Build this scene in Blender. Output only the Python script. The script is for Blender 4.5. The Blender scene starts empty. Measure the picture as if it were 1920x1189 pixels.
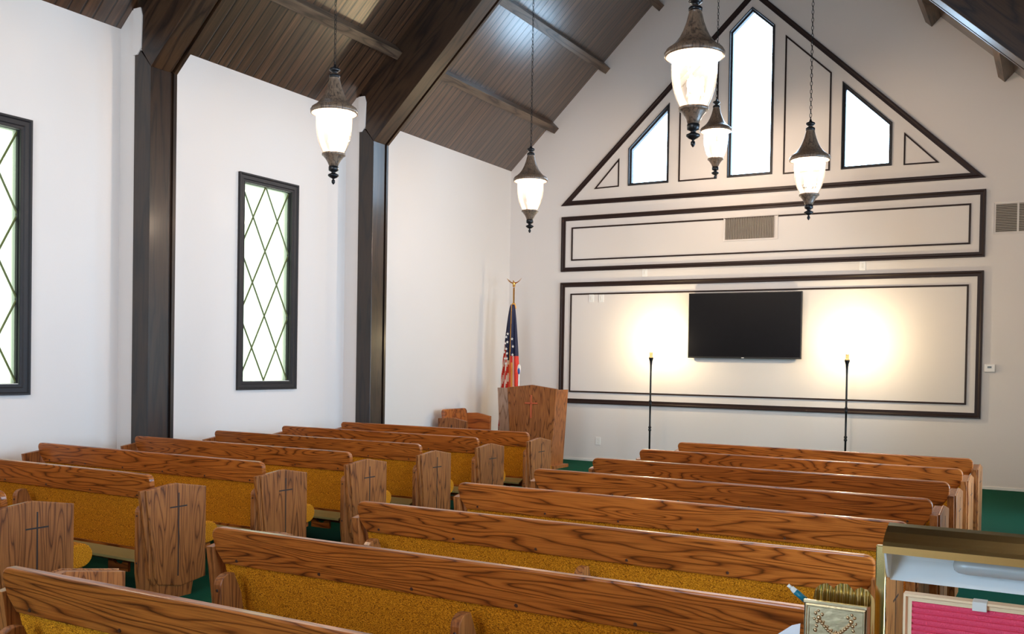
import bpy, bmesh, math, random
from mathutils import Vector, Matrix
random.seed(7)
PI = math.pi
scene = bpy.context.scene
COL = scene.collection

# ------------------------------------------------------------------ camera
CZ = 1.6005
yaw, pitch, roll = 0.5160935, -0.0156118, 0.0164732
cy, sy, cp, sp = math.cos(yaw), math.sin(yaw), math.cos(pitch), math.sin(pitch)
fw = Vector((-sy*cp, cy*cp, sp)); rt = Vector((cy, sy, 0)); up = rt.cross(fw)
c, s = math.cos(roll), math.sin(roll)
r2 = c*rt + s*up; u2 = -s*rt + c*up
cam = bpy.data.cameras.new('camera'); cam_o = bpy.data.objects.new('camera', cam); COL.objects.link(cam_o)
M = Matrix((( r2.x, u2.x, -fw.x, 0), (r2.y, u2.y, -fw.y, 0), (r2.z, u2.z, -fw.z, CZ), (0, 0, 0, 1)))
cam_o.matrix_world = M
cam.sensor_fit = 'HORIZONTAL'; cam.sensor_width = 36; cam.lens = 36*1811.907/1920
cam.shift_y = 114.148/1920
cam.clip_start = 0.05; cam.clip_end = 200
scene.camera = cam_o

# ------------------------------------------------------------------ world, exposure
w = bpy.data.worlds.new('sky'); scene.world = w; w.use_nodes = True
bg = w.node_tree.nodes['Background']; bg.inputs[0].default_value = (0.54, 0.77, 1.0, 1); bg.inputs[1].default_value = 14.5
scene.view_settings.view_transform = 'Standard'; scene.view_settings.look = 'None'
scene.view_settings.exposure = 0.15; scene.view_settings.gamma = 1.0
scene.view_settings.use_curve_mapping = False

# room measures
LX, RX, D, BY = -8.313, 0.95, 14.508, -4.0
AX = -4.11; SL = 0.955
def cz(x): return 4.9 + SL*(x - LX) if x < AX else 6.42 - SL*(x + 1.5)

def portal(loc, rot, sx, sy_):
    l = bpy.data.lights.new('daylight_portal', 'AREA'); l.shape = 'RECTANGLE'; l.size = sx; l.size_y = sy_
    l.cycles.is_portal = True
    o = bpy.data.objects.new('daylight_portal', l); COL.objects.link(o); o.location = loc; o.rotation_euler = rot
# openings: right wall (y0,y1,z0,z1), back wall (x0,x1,z0,z1), left wall
R_OPEN = [(2.4, 4.6, 0.25, 3.1), (6.9, 9.7, 0.25, 3.3), (10.6, 12.2, 0.25, 3.1)]
B_OPEN = [(-3.4, -1.4, 0.5, 4.0), (-5.2, -3.1, 4.6, 7.2)]  # upper opening is unseen, added to brighten the front gable wall
L_OPEN = [(1.10, 1.90, 1.335, 3.66), (4.685, 5.485, 1.335, 3.66), (8.255, 9.065, 1.335, 3.66)]
for a, b, z0, z1 in R_OPEN: portal((RX+0.12, (a+b)/2, (z0+z1)/2), (0, PI/2, 0), z1-z0, b-a)
for a, b, z0, z1 in B_OPEN: portal(((a+b)/2, BY-0.12, (z0+z1)/2), (PI/2, 0, 0), b-a, z1-z0)
portal((-4.16, D+0.14, 5.65), (-PI/2, 0, 0), 0.7, 2.5)
portal((-5.79, D+0.14, 5.1), (-PI/2, 0, 0), 0.7, 1.3)
portal((-2.48, D+0.14, 5.1), (-PI/2, 0, 0), 0.7, 1.3)

# ------------------------------------------------------------------ materials
def new_mat(name):
    m = bpy.data.materials.new(name); m.use_nodes = True
    nt = m.node_tree; b = nt.nodes['Principled BSDF']
    return m, nt, b
def N(nt, t, **kw):
    n = nt.nodes.new(t)
    for k, v in kw.items(): setattr(n, k, v)
    return n
def plain(name, col, rough=0.5, metal=0.0, spec=0.5, emit=None, es=0, bump=0, bscale=200):
    m, nt, b = new_mat(name)
    b.inputs['Base Color'].default_value = (*col, 1); b.inputs['Roughness'].default_value = rough
    b.inputs['Metallic'].default_value = metal; b.inputs['Specular IOR Level'].default_value = spec
    if emit: b.inputs['Emission Color'].default_value = (*emit, 1); b.inputs['Emission Strength'].default_value = es
    tc = N(nt, 'ShaderNodeTexCoord'); nz = N(nt, 'ShaderNodeTexNoise'); nz.inputs['Scale'].default_value = bscale
    nt.links.new(tc.outputs['Object'], nz.inputs['Vector'])
    if bump:
        bp = N(nt, 'ShaderNodeBump'); bp.inputs['Strength'].default_value = bump; bp.inputs['Distance'].default_value = 0.004
        nt.links.new(nz.outputs['Fac'], bp.inputs['Height']); nt.links.new(bp.outputs[0], b.inputs['Normal'])
    return m
def ramp(nt, stops):
    r = N(nt, 'ShaderNodeValToRGB'); e = r.color_ramp.elements
    while len(e) < len(stops): e.new(0.5)
    for i, (p, col) in enumerate(stops): e[i].position = p; e[i].color = (*col, 1)
    return r
def wood(name, light, mid, dark, stretch=(0.9, 7.0, 7.0), rings=9.0, fine=(6, 160, 160), rough=0.35, spec=0.5, coat=0.0, contrast=0.55, knots=False):
    """oak with cathedral figure: contour lines of a stretched noise plus fine pores"""
    m, nt, b = new_mat(name); L = nt.links.new
    tc = N(nt, 'ShaderNodeTexCoord'); oi = N(nt, 'ShaderNodeObjectInfo')
    add = N(nt, 'ShaderNodeVectorMath', operation='MULTIPLY_ADD')
    comb = N(nt, 'ShaderNodeCombineXYZ')
    for i, k in enumerate((37.0, 11.0, 23.0)):
        mu = N(nt, 'ShaderNodeMath', operation='MULTIPLY'); mu.inputs[1].default_value = k
        L(oi.outputs['Random'], mu.inputs[0]); L(mu.outputs[0], comb.inputs[i])
    add.inputs[1].default_value = (1, 1, 1)
    L(tc.outputs['Object'], add.inputs[0]); L(comb.outputs[0], add.inputs[2])
    sc = N(nt, 'ShaderNodeVectorMath', operation='MULTIPLY'); sc.inputs[1].default_value = stretch
    L(add.outputs[0], sc.inputs[0])
    nz = N(nt, 'ShaderNodeTexNoise'); nz.inputs['Scale'].default_value = 1.0; nz.inputs['Detail'].default_value = 2.0; nz.inputs['Roughness'].default_value = 0.35; nz.inputs['Distortion'].default_value = 0.25
    L(sc.outputs[0], nz.inputs['Vector'])
    mu = N(nt, 'ShaderNodeMath', operation='MULTIPLY'); mu.inputs[1].default_value = rings; L(nz.outputs['Fac'], mu.inputs[0])
    fr = N(nt, 'ShaderNodeMath', operation='FRACT'); L(mu.outputs[0], fr.inputs[0])
    r1 = ramp(nt, [(0.0, dark), (0.08, mid), (0.30, light), (0.70, light), (0.90, mid), (1.0, dark)])
    L(fr.outputs[0], r1.inputs[0])
    sc2 = N(nt, 'ShaderNodeVectorMath', operation='MULTIPLY'); sc2.inputs[1].default_value = fine
    L(add.outputs[0], sc2.inputs[0])
    n2 = N(nt, 'ShaderNodeTexNoise'); n2.inputs['Scale'].default_value = 1.0; n2.inputs['Detail'].default_value = 3.0
    L(sc2.outputs[0], n2.inputs['Vector'])
    r2_ = ramp(nt, [(0.36, (0.45, 0.4, 0.36)), (0.55, (1, 1, 1))]); L(n2.outputs['Fac'], r2_.inputs[0])
    mx = N(nt, 'ShaderNodeMix', data_type='RGBA', blend_type='MULTIPLY'); mx.inputs[0].default_value = contrast
    L(r1.outputs[0], mx.inputs[6]); L(r2_.outputs[0], mx.inputs[7])
    n3 = N(nt, 'ShaderNodeTexNoise'); n3.inputs['Scale'].default_value = 0.8; L(add.outputs[0], n3.inputs['Vector'])
    r3 = ramp(nt, [(0.3, (0.78, 0.74, 0.7)), (0.7, (1.12, 1.08, 1.0))]); L(n3.outputs['Fac'], r3.inputs[0])
    mx2 = N(nt, 'ShaderNodeMix', data_type='RGBA', blend_type='MULTIPLY'); mx2.inputs[0].default_value = 0.8
    L(mx.outputs[2], mx2.inputs[6]); L(r3.outputs[0], mx2.inputs[7])
    L(mx2.outputs[2], b.inputs['Base Color'])
    b.inputs['Roughness'].default_value = rough; b.inputs['Specular IOR Level'].default_value = spec
    b.inputs['Coat Weight'].default_value = coat; b.inputs['Coat Roughness'].default_value = 0.15
    bp = N(nt, 'ShaderNodeBump'); bp.inputs['Strength'].default_value = 0.15; bp.inputs['Distance'].default_value = 0.002
    L(n2.outputs['Fac'], bp.inputs['Height']); L(bp.outputs[0], b.inputs['Normal'])
    return m

OAK = dict(light=(0.43, 0.125, 0.020), mid=(0.28, 0.070, 0.010), dark=(0.085, 0.019, 0.003))
m_oak = wood('oak_rail', **OAK, stretch=(0.9, 5.0, 9.0), rings=17, fine=(5, 150, 220), coat=0.35, spec=0.3)
m_oak_v = wood('oak_upright', light=(0.36, 0.125, 0.033), mid=(0.26, 0.083, 0.021), dark=(0.11, 0.031, 0.008), stretch=(8.0, 8.5, 1.0), rings=13, fine=(160, 160, 6), coat=0.15, spec=0.25, rough=0.42)
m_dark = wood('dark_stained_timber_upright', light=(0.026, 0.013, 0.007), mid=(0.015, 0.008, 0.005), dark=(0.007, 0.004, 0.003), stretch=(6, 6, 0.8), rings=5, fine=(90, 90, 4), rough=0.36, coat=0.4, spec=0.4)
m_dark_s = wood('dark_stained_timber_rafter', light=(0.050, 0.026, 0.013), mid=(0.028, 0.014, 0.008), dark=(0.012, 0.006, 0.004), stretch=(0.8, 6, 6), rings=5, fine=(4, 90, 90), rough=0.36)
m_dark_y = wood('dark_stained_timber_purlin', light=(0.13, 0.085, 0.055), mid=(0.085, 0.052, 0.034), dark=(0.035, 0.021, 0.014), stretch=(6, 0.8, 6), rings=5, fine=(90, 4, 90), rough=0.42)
m_trim = plain('black_brown_moulding', (0.022, 0.010, 0.008), 0.5, spec=0.25)
m_frame = plain('dark_window_frame', (0.022, 0.020, 0.022), 0.5, spec=0.25, bump=0.15)
def wall_mat(name, col):
    m, nt, b = new_mat(name); L = nt.links.new
    tc = N(nt, 'ShaderNodeTexCoord'); nz = N(nt, 'ShaderNodeTexNoise'); nz.inputs['Scale'].default_value = 60; nz.inputs['Detail'].default_value = 4
    L(tc.outputs['Object'], nz.inputs['Vector'])
    n2 = N(nt, 'ShaderNodeTexNoise'); n2.inputs['Scale'].default_value = 0.7; L(tc.outputs['Object'], n2.inputs['Vector'])
    r = ramp(nt, [(0.3, tuple(c*0.97 for c in col)), (0.7, col)]); L(n2.outputs['Fac'], r.inputs[0]); L(r.outputs[0], b.inputs['Base Color'])
    b.inputs['Roughness'].default_value = 0.75
    bp = N(nt, 'ShaderNodeBump'); bp.inputs['Strength'].default_value = 0.12; bp.inputs['Distance'].default_value = 0.003
    L(nz.outputs['Fac'], bp.inputs['Height']); L(bp.outputs[0], b.inputs['Normal'])
    return m
m_wall = wall_mat('painted_plaster', (0.74, 0.685, 0.645))
m_white = plain('white_plastic', (0.8, 0.78, 0.75), 0.4)
m_white_trim = plain('white_paint', (0.75, 0.73, 0.68), 0.5)

def carpet_mat():
    m, nt, b = new_mat('green_carpet'); L = nt.links.new
    tc = N(nt, 'ShaderNodeTexCoord'); nz = N(nt, 'ShaderNodeTexNoise'); nz.inputs['Scale'].default_value = 220; nz.inputs['Detail'].default_value = 3
    L(tc.outputs['Object'], nz.inputs['Vector'])
    r = ramp(nt, [(0.3, (0.0005, 0.028, 0.015)), (0.7, (0.001, 0.085, 0.045))]); L(nz.outputs['Fac'], r.inputs[0]); L(r.outputs[0], b.inputs['Base Color'])
    b.inputs['Roughness'].default_value = 0.9; b.inputs['Sheen Weight'].default_value = 0.0; b.inputs['Sheen Tint'].default_value = (0.2, 0.8, 0.9, 1)
    b.inputs['Specular IOR Level'].default_value = 0.1
    bp = N(nt, 'ShaderNodeBump'); bp.inputs['Strength'].default_value = 0.6; bp.inputs['Distance'].default_value = 0.006
    L(nz.outputs['Fac'], bp.inputs['Height']); L(bp.outputs[0], b.inputs['Normal'])
    return m
m_carpet = carpet_mat()
def fabric_mat():
    m, nt, b = new_mat('gold_pew_fabric'); L = nt.links.new
    tc = N(nt, 'ShaderNodeTexCoord')
    sc = N(nt, 'ShaderNodeVectorMath', operation='MULTIPLY'); sc.inputs[1].default_value = (150, 150, 330); L(tc.outputs['Object'], sc.inputs[0])
    nz = N(nt, 'ShaderNodeTexNoise'); nz.inputs['Scale'].default_value = 1; nz.inputs['Detail'].default_value = 3
    L(sc.outputs[0], nz.inputs['Vector'])
    r = ramp(nt, [(0.34, (0.13, 0.034, 0.001)), (0.5, (0.56, 0.190, 0.004)), (0.68, (0.85, 0.35, 0.018))]); L(nz.outputs['Fac'], r.inputs[0]); L(r.outputs[0], b.inputs['Base Color'])
    b.inputs['Roughness'].default_value = 0.85; b.inputs['Specular IOR Level'].default_value = 0.15
    bp = N(nt, 'ShaderNodeBump'); bp.inputs['Strength'].default_value = 0.5; bp.inputs['Distance'].default_value = 0.003
    L(nz.outputs['Fac'], bp.inputs['Height']); L(bp.outputs[0], b.inputs['Normal'])
    return m
m_gold = fabric_mat()
def plank_mat():
    """tongue-and-groove boards that run up the slope; grooves every 0.135 m along y"""
    m, nt, b = new_mat('stained_ceiling_boards'); L = nt.links.new
    tc = N(nt, 'ShaderNodeTexCoord'); sep = N(nt, 'ShaderNodeSeparateXYZ'); L(tc.outputs['Object'], sep.inputs[0])
    dv = N(nt, 'ShaderNodeMath', operation='DIVIDE'); dv.inputs[1].default_value = 0.135; L(sep.outputs['Y'], dv.inputs[0])
    fr = N(nt, 'ShaderNodeMath', operation='FRACT'); L(dv.outputs[0], fr.inputs[0])
    fl = N(nt, 'ShaderNodeMath', operation='FLOOR'); L(dv.outputs[0], fl.inputs[0])
    wn = N(nt, 'ShaderNodeTexWhiteNoise', noise_dimensions='1D'); L(fl.outputs[0], wn.inputs['W'])
    # grain per board
    cb = N(nt, 'ShaderNodeCombineXYZ')
    ax = N(nt, 'ShaderNodeMath', operation='MULTIPLY'); ax.inputs[1].default_value = 0.9; L(sep.outputs['X'], ax.inputs[0])
    of = N(nt, 'ShaderNodeMath', operation='MULTIPLY'); of.inputs[1].default_value = 50; L(wn.outputs['Value'], of.inputs[0])
    ad = N(nt, 'ShaderNodeMath', operation='ADD'); L(ax.outputs[0], ad.inputs[0]); L(of.outputs[0], ad.inputs[1])
    yy = N(nt, 'ShaderNodeMath', operation='MULTIPLY'); yy.inputs[1].default_value = 16; L(sep.outputs['Y'], yy.inputs[0])
    L(ad.outputs[0], cb.inputs[0]); L(yy.outputs[0], cb.inputs[1])
    nz = N(nt, 'ShaderNodeTexNoise'); nz.inputs['Scale'].default_value = 1.6; nz.inputs['Detail'].default_value = 5; nz.inputs['Roughness'].default_value = 0.6; L(cb.outputs[0], nz.inputs['Vector'])
    r = ramp(nt, [(0.30, (0.022, 0.010, 0.005)), (0.5, (0.062, 0.027, 0.012)), (0.72, (0.14, 0.066, 0.030))]); L(nz.outputs['Fac'], r.inputs[0])
    tone = N(nt, 'ShaderNodeMapRange'); tone.inputs[3].default_value = 0.7; tone.inputs[4].default_value = 1.2; L(wn.outputs['Value'], tone.inputs[0])
    mt = N(nt, 'ShaderNodeMix', data_type='RGBA', blend_type='MULTIPLY'); mt.inputs[0].default_value = 1.0
    L(r.outputs[0], mt.inputs[6]); L(tone.outputs[0], mt.inputs[7])
    g = ramp(nt, [(0.0, (0, 0, 0)), (0.04, (0, 0, 0)), (0.09, (1, 1, 1)), (0.91, (1, 1, 1)), (0.96, (0, 0, 0))]); L(fr.outputs[0], g.inputs[0])
    gm = N(nt, 'ShaderNodeMapRange'); gm.inputs[3].default_value = 0.08; gm.inputs[4].default_value = 1; L(g.outputs[0], gm.inputs[0])
    mg = N(nt, 'ShaderNodeMix', data_type='RGBA', blend_type='MULTIPLY'); mg.inputs[0].default_value = 1.0
    L(mt.outputs[2], mg.inputs[6]); L(gm.outputs[0], mg.inputs[7]); L(mg.outputs[2], b.inputs['Base Color'])
    b.inputs['Roughness'].default_value = 0.27; b.inputs['Specular IOR Level'].default_value = 0.8; b.inputs['Coat Weight'].default_value = 1.0; b.inputs['Coat Roughness'].default_value = 0.3
    hb = N(nt, 'ShaderNodeMath', operation='MULTIPLY_ADD'); hb.inputs[1].default_value = 0.15; L(nz.outputs['Fac'], hb.inputs[0]); L(g.outputs[0], hb.inputs[2])
    bp = N(nt, 'ShaderNodeBump'); bp.inputs['Strength'].default_value = 0.8; bp.inputs['Distance'].default_value = 0.006
    L(hb.outputs[0], bp.inputs['Height']); L(bp.outputs[0], b.inputs['Normal'])
    return m
m_plank = plank_mat()
m_brass = plain('polished_brass', (0.95, 0.76, 0.34), 0.16, 1.0)
m_brass_old = plain('aged_brass', (0.62, 0.44, 0.25), 0.3, 1.0, bump=0.08, bscale=90)
m_bronze = wood('streaked_bronze', light=(0.20, 0.14, 0.10), mid=(0.13, 0.09, 0.065), dark=(0.05, 0.04, 0.035), stretch=(30, 30, 3), rings=4, fine=(200, 200, 8), rough=0.38, coat=0.3)
m_bronze_d = plain('dark_bronze', (0.02, 0.02, 0.022), 0.3, 0.6)
m_black = plain('black_metal', (0.010, 0.009, 0.009), 0.35, 0.5)
m_tv = plain('black_screen', (0.004, 0.004, 0.006), 0.3, spec=0.12)
m_tvf = plain('black_bezel', (0.01, 0.01, 0.01), 0.3)
m_refl = plain('white_enamel', (0.78, 0.80, 0.80), 0.3)
m_cap = plain('white_enamel_under_cap', (0.85, 0.80, 0.72), 0.5)
m_bulb = plain('lit_bulb', (1, 1, 1), 0.3, emit=(1.0, 0.82, 0.55), es=60)
m_bulbp = plain('lit_candle_bulb', (1, 1, 1), 0.3, emit=(1.0, 0.9, 0.75), es=8)
m_socket = plain('tan_socket', (0.42, 0.28, 0.12), 0.5)
m_red = plain('flag_red', (0.62, 0.03, 0.015), 0.7); m_fwhite = plain('flag_white', (0.8, 0.62, 0.5), 0.7)
m_navy = plain('flag_navy', (0.008, 0.010, 0.045), 0.7); m_fringe = plain('gold_fringe', (0.75, 0.36, 0.05), 0.7)
m_star = plain('flag_star_white', (0.85, 0.8, 0.75), 0.7)
m_goldm = plain('gilded_metal', (0.75, 0.42, 0.12), 0.3, 1.0)
m_felt = plain('red_felt', (0.86, 0.09, 0.17), 0.95, bump=0.6, bscale=400, spec=0.1)
m_pale = plain('pale_gold_aluminium', (0.92, 0.66, 0.40), 0.4, 0.25)
m_tube = plain('frosted_tube', (0.50, 0.50, 0.48), 0.25, 0.0)
m_teal = plain('teal_plastic', (0.0, 0.16, 0.24), 0.3)
m_paper = plain('white_paper', (0.85, 0.85, 0.88), 0.7)
m_ventd = plain('vent_dark', (0.05, 0.045, 0.04), 0.7); m_ventl = plain('vent_slat_tan', (0.50, 0.44, 0.38), 0.5)
m_cross = plain('carved_cross_dark', (0.02, 0.007, 0.003), 0.6)
m_cross_l = plain('varnished_cross', (0.55, 0.10, 0.03), 0.4)
m_plug = plain('wood_plug', (0.05, 0.018, 0.01), 0.3)
m_olive = plain('cup_rack_olive', (0.36, 0.30, 0.12), 0.3, 0.3)
m_came = plain('lead_came', (0.10, 0.11, 0.03), 0.5)

def glass_clear(name, tint, gloss=0.06, trans=0.0, twcol=(1, 1, 1)):
    m = bpy.data.materials.new(name); m.use_nodes = True; nt = m.node_tree; nt.nodes.clear(); L = nt.links.new
    out = N(nt, 'ShaderNodeOutputMaterial'); tr = N(nt, 'ShaderNodeBsdfTransparent'); tr.inputs[0].default_value = (*tint, 1)
    gl = N(nt, 'ShaderNodeBsdfGlossy'); gl.inputs['Roughness'].default_value = 0.05
    fz = N(nt, 'ShaderNodeFresnel'); fz.inputs[0].default_value = 1.45
    mx = N(nt, 'ShaderNodeMixShader'); L(fz.outputs[0], mx.inputs[0]); L(tr.outputs[0], mx.inputs[1]); L(gl.outputs[0], mx.inputs[2])
    last = mx.outputs[0]
    if trans:
        tl = N(nt, 'ShaderNodeBsdfTranslucent'); tl.inputs[0].default_value = (*twcol, 1)
        tc = N(nt, 'ShaderNodeTexCoord'); nz = N(nt, 'ShaderNodeTexVoronoi'); nz.inputs['Scale'].default_value = 60; L(tc.outputs['Object'], nz.inputs['Vector'])
        bp = N(nt, 'ShaderNodeBump'); bp.inputs['Strength'].default_value = 0.5; L(nz.outputs['Distance'], bp.inputs['Height']); L(bp.outputs[0], tl.inputs['Normal']); L(bp.outputs[0], gl.inputs['Normal'])
        m2 = N(nt, 'ShaderNodeMixShader'); m2.inputs[0].default_value = trans; L(last, m2.inputs[1]); L(tl.outputs[0], m2.inputs[2]); last = m2.outputs[0]
    L(last, out.inputs[0]); return m
m_glass = glass_clear('clear_window_glass', (0.93, 0.97, 1.0))
m_glass_l = glass_clear('textured_yellow_glass', (0.16, 0.145, 0.085), trans=0.4, twcol=(0.20, 0.18, 0.10))
m_lampglass = glass_clear('seeded_lamp_glass', (0.96, 0.95, 0.93), trans=0.02, twcol=(0.95, 0.93, 0.9))

# ------------------------------------------------------------------ mesh helpers
def link(name, bm, mat, parent=None, smooth=False, recalc=True):
    me = bpy.data.meshes.new(name)
    if recalc: bmesh.ops.recalc_face_normals(bm, faces=bm.faces)
    bm.to_mesh(me); bm.free()
    for mt in (mat if isinstance(mat, (list, tuple)) else [mat]): me.materials.append(mt)
    if smooth:
        for p in me.polygons: p.use_smooth = True
    o = bpy.data.objects.new(name, me); COL.objects.link(o)
    if parent: o.parent = parent
    return o
def thing(name, label, cat, loc=(0, 0, 0), rz=0, group=None):
    o = bpy.data.objects.new(name, None); COL.objects.link(o); o.location = loc; o.rotation_euler = (0, 0, rz)
    o.empty_display_size = 0.1
    tag(o, label, cat, group); return o
def tag(o, label, cat, group=None):
    o['label'] = label; o['category'] = cat
    if group: o['group'] = group
    return o
def struct(o): o['kind'] = 'structure'; return o
def box(bm, x0, x1, y0, y1, z0, z1, bev=0, mi=0, seg=2):
    r = bmesh.ops.create_cube(bm, size=1.0)
    for v in r['verts']: v.co = Vector(((x0+x1)/2 + v.co.x*(x1-x0), (y0+y1)/2 + v.co.y*(y1-y0), (z0+z1)/2 + v.co.z*(z1-z0)))
    fs = list({f for v in r['verts'] for f in v.link_faces})
    for f in fs: f.material_index = mi
    if bev:
        es = list({e for v in r['verts'] for e in v.link_edges})
        bmesh.ops.bevel(bm, geom=es, offset=bev, segments=seg, affect='EDGES', profile=0.5)
    return bm
def prism(bm, pts, axis, a, b, bev=0, mi=0):
    """extrude a 2D polygon; axis 'x': pts=(y,z), 'y': pts=(x,z), 'z': pts=(x,y)"""
    def P3(p, t): return {'x': (t, p[0], p[1]), 'y': (p[0], t, p[1]), 'z': (p[0], p[1], t)}[axis]
    va = [bm.verts.new(P3(p, a)) for p in pts]; vb = [bm.verts.new(P3(p, b)) for p in pts]
    fs = [bm.faces.new(va), bm.faces.new(list(reversed(vb)))]
    n = len(pts)
    for i in range(n): fs.append(bm.faces.new((va[i], vb[i], vb[(i+1) % n], va[(i+1) % n])))
    for f in fs: f.material_index = mi
    if bev:
        bmesh.ops.recalc_face_normals(bm, faces=fs)
        es = [e for f in fs[:2] for e in f.edges]
        bmesh.ops.bevel(bm, geom=list(set(es)), offset=bev, segments=2, affect='EDGES', profile=0.5)
    return bm
def lathe(bm, prof, seg=32, cx=0, cyy=0, flute=0, mi=0, cap=True):
    rings = []
    for r, z in prof:
        ring = []
        for i in range(seg):
            a = 2*PI*i/seg
            ring.append(bm.verts.new((cx + r*math.cos(a), cyy + r*math.sin(a), z)))
        rings.append(ring)
    for k in range(len(rings)-1):
        for i in range(seg):
            f = bm.faces.new((rings[k][i], rings[k][(i+1) % seg], rings[k+1][(i+1) % seg], rings[k+1][i])); f.material_index = mi
    if cap:
        for ring in (rings[0], rings[-1]):
            f = bm.faces.new(ring); f.material_index = mi
    return bm
def tube(bm, pts, r, seg=8, mi=0):
    pts = [Vector(p) for p in pts]; rings = []
    for k, p in enumerate(pts):
        t = (pts[min(k+1, len(pts)-1)] - pts[max(k-1, 0)]).normalized()
        a = Vector((0, 0, 1)) if abs(t.z) < 0.9 else Vector((1, 0, 0))
        u = t.cross(a).normalized(); v = t.cross(u)
        rr = r[k] if isinstance(r, (list, tuple)) else r
        rings.append([bm.verts.new(p + rr*(math.cos(2*PI*i/seg)*u + math.sin(2*PI*i/seg)*v)) for i in range(seg)])
    for k in range(len(rings)-1):
        for i in range(seg):
            f = bm.faces.new((rings[k][i], rings[k][(i+1) % seg], rings[k+1][(i+1) % seg], rings[k+1][i])); f.material_index = mi
    for ring in (rings[0], rings[-1]): bm.faces.new(ring).material_index = mi
    return bm
def uvs(bm, c, r, sx=1, sy_=1, sz=1, seg=12, mi=0):
    g = bmesh.ops.create_uvsphere(bm, u_segments=seg, v_segments=max(6, seg//2), radius=r)
    for v in g['verts']: v.co = Vector((c[0]+v.co.x*sx, c[1]+v.co.y*sy_, c[2]+v.co.z*sz))
    for f in {f for v in g['verts'] for f in v.link_faces}: f.material_index = mi
    return bm
def holed(bm, outline, holes, axis, t, depth):
    """flat wall with openings; reveals run from t to t+depth"""
    def P3(p, tt): return {'x': (tt, p[0], p[1]), 'y': (p[0], tt, p[1])}[axis]
    for tt in (t, t+depth):
        es = []
        for loop in [outline]+holes:
            vs = [bm.verts.new(P3(p, tt)) for p in loop]
            es += [bm.edges.new((vs[i], vs[(i+1) % len(vs)])) for i in range(len(vs))]
        bmesh.ops.triangle_fill(bm, use_beauty=True, use_dissolve=False, edges=es)
    for loop in [outline]+holes:
        n = len(loop)
        for i in range(n):
            p, q = loop[i], loop[(i+1) % n]
            bm.faces.new([bm.verts.new(v) for v in (P3(p, t), P3(q, t), P3(q, t+depth), P3(p, t+depth))])
    return bm
def inset_poly(pts, d):
    """move every edge of a counter-clockwise/clockwise polygon inwards by d"""
    n = len(pts); area = sum(pts[i][0]*pts[(i+1) % n][1]-pts[(i+1) % n][0]*pts[i][1] for i in range(n))
    sgn = 1 if area > 0 else -1; out = []
    for i in range(n):
        p0, p1, p2 = Vector(pts[i-1]), Vector(pts[i]), Vector(pts[(i+1) % n])
        e1 = (p1-p0).normalized(); e2 = (p2-p1).normalized()
        n1 = Vector((-e1.y, e1.x))*sgn; n2 = Vector((-e2.y, e2.x))*sgn
        m = (n1+n2); m = m/(m.dot(n1))
        out.append(tuple(p1 + m*d))
    return out
def ring_frame(bm, pts, wid, axis, a, b, bev=0.004, mi=0, outward=False):
    """moulding that follows a closed polygon, mitred"""
    inn = inset_poly(pts, -wid if outward else wid)
    def P3(p, t): return {'x': (t, p[0], p[1]), 'y': (p[0], t, p[1])}[axis]
    n = len(pts)
    prof = [(0.0, a), (0.0, b), (0.3, b + (b-a)*0.0), (0.5, b-(b-a)*0.35), (1.0, b-(b-a)*0.35), (1.0, a)]
    loops = []
    for f, t in prof:
        loops.append([bm.verts.new(P3((pts[i][0]*(1-f)+inn[i][0]*f, pts[i][1]*(1-f)+inn[i][1]*f), t)) for i in range(n)])
    for k in range(len(loops)):
        l0, l1 = loops[k], loops[(k+1) % len(loops)]
        for i in range(n):
            bm.faces.new((l0[i], l0[(i+1) % n], l1[(i+1) % n], l1[i])).material_index = mi
    return bm
def B(): return bmesh.new()

# ------------------------------------------------------------------ shell
bm = B(); box(bm, LX-0.3, RX+0.3, BY-0.3, D+0.3, -0.15, 0.0); struct(link('floor', bm, m_carpet))
for side, (xa, xb) in (('left', (LX-0.3, AX)), ('right', (AX, RX+0.3))):
    bm = B()
    za, zb = (cz(LX)-0.3*SL, cz(AX)) if side == 'left' else (cz(AX), cz(RX+0.3))
    prism(bm, [(xa, za), (xb, zb), (xb, zb+0.12), (xa, za+0.12)], 'y', BY-0.2, D+0.2)
    o = struct(link('ceiling', bm, m_plank))
# front wall
W_C = [(-4.505, 4.485), (-3.815, 4.485), (-3.815, 6.71), (-4.16, 7.03), (-4.505, 6.71)]
W_L = [(-6.135, 4.485), (-5.45, 4.485), (-5.45, 5.742), (-6.135, 5.085)]
W_R = [(-2.825, 4.47), (-2.135, 4.47), (-2.135, 5.075), (-2.825, 5.742)]
HF = [inset_poly(p, 0.018) for p in (W_C, W_L, W_R)]
bm = B(); holed(bm, [(LX-0.02, 0), (RX+0.02, 0), (RX+0.02, cz(RX)+0.05), (AX, cz(AX)+0.02), (LX-0.02, cz(LX)+0.05)], HF, 'y', D, 0.12)
struct(link('wall_front', bm, m_wall))
bm = B(); holed(bm, [(LX-0.02, 0), (RX+0.02, 0), (RX+0.02, cz(RX)+0.05), (AX, cz(AX)+0.02), (LX-0.02, cz(LX)+0.05)],
    [[(a, z0), (b, z0), (b, z1), (a, z1)] for a, b, z0, z1 in B_OPEN], 'y', BY, -0.12)
struct(link('wall_back', bm, m_wall))
bm = B(); holed(bm, [(BY, 0), (D, 0), (D, cz(LX)+0.05), (BY, cz(LX)+0.05)], [[(a, z0), (b, z0), (b, z1), (a, z1)] for a, b, z0, z1 in L_OPEN], 'x', LX, -0.14)
FY = [6.534, 10.078]
for fy in FY:
    box(bm, LX-0.01, -8.088, fy+0.012, fy+0.325, 0, 5.06)
    prism(bm, [(-8.10, 4.60), (-8.04, 4.60), (-7.985, 4.66), (-7.975, 4.98), (-8.0, 5.06), (-8.10, 5.06)], 'y', fy-0.012, fy+0.02)
struct(link('wall_left', bm, m_wall))
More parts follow.
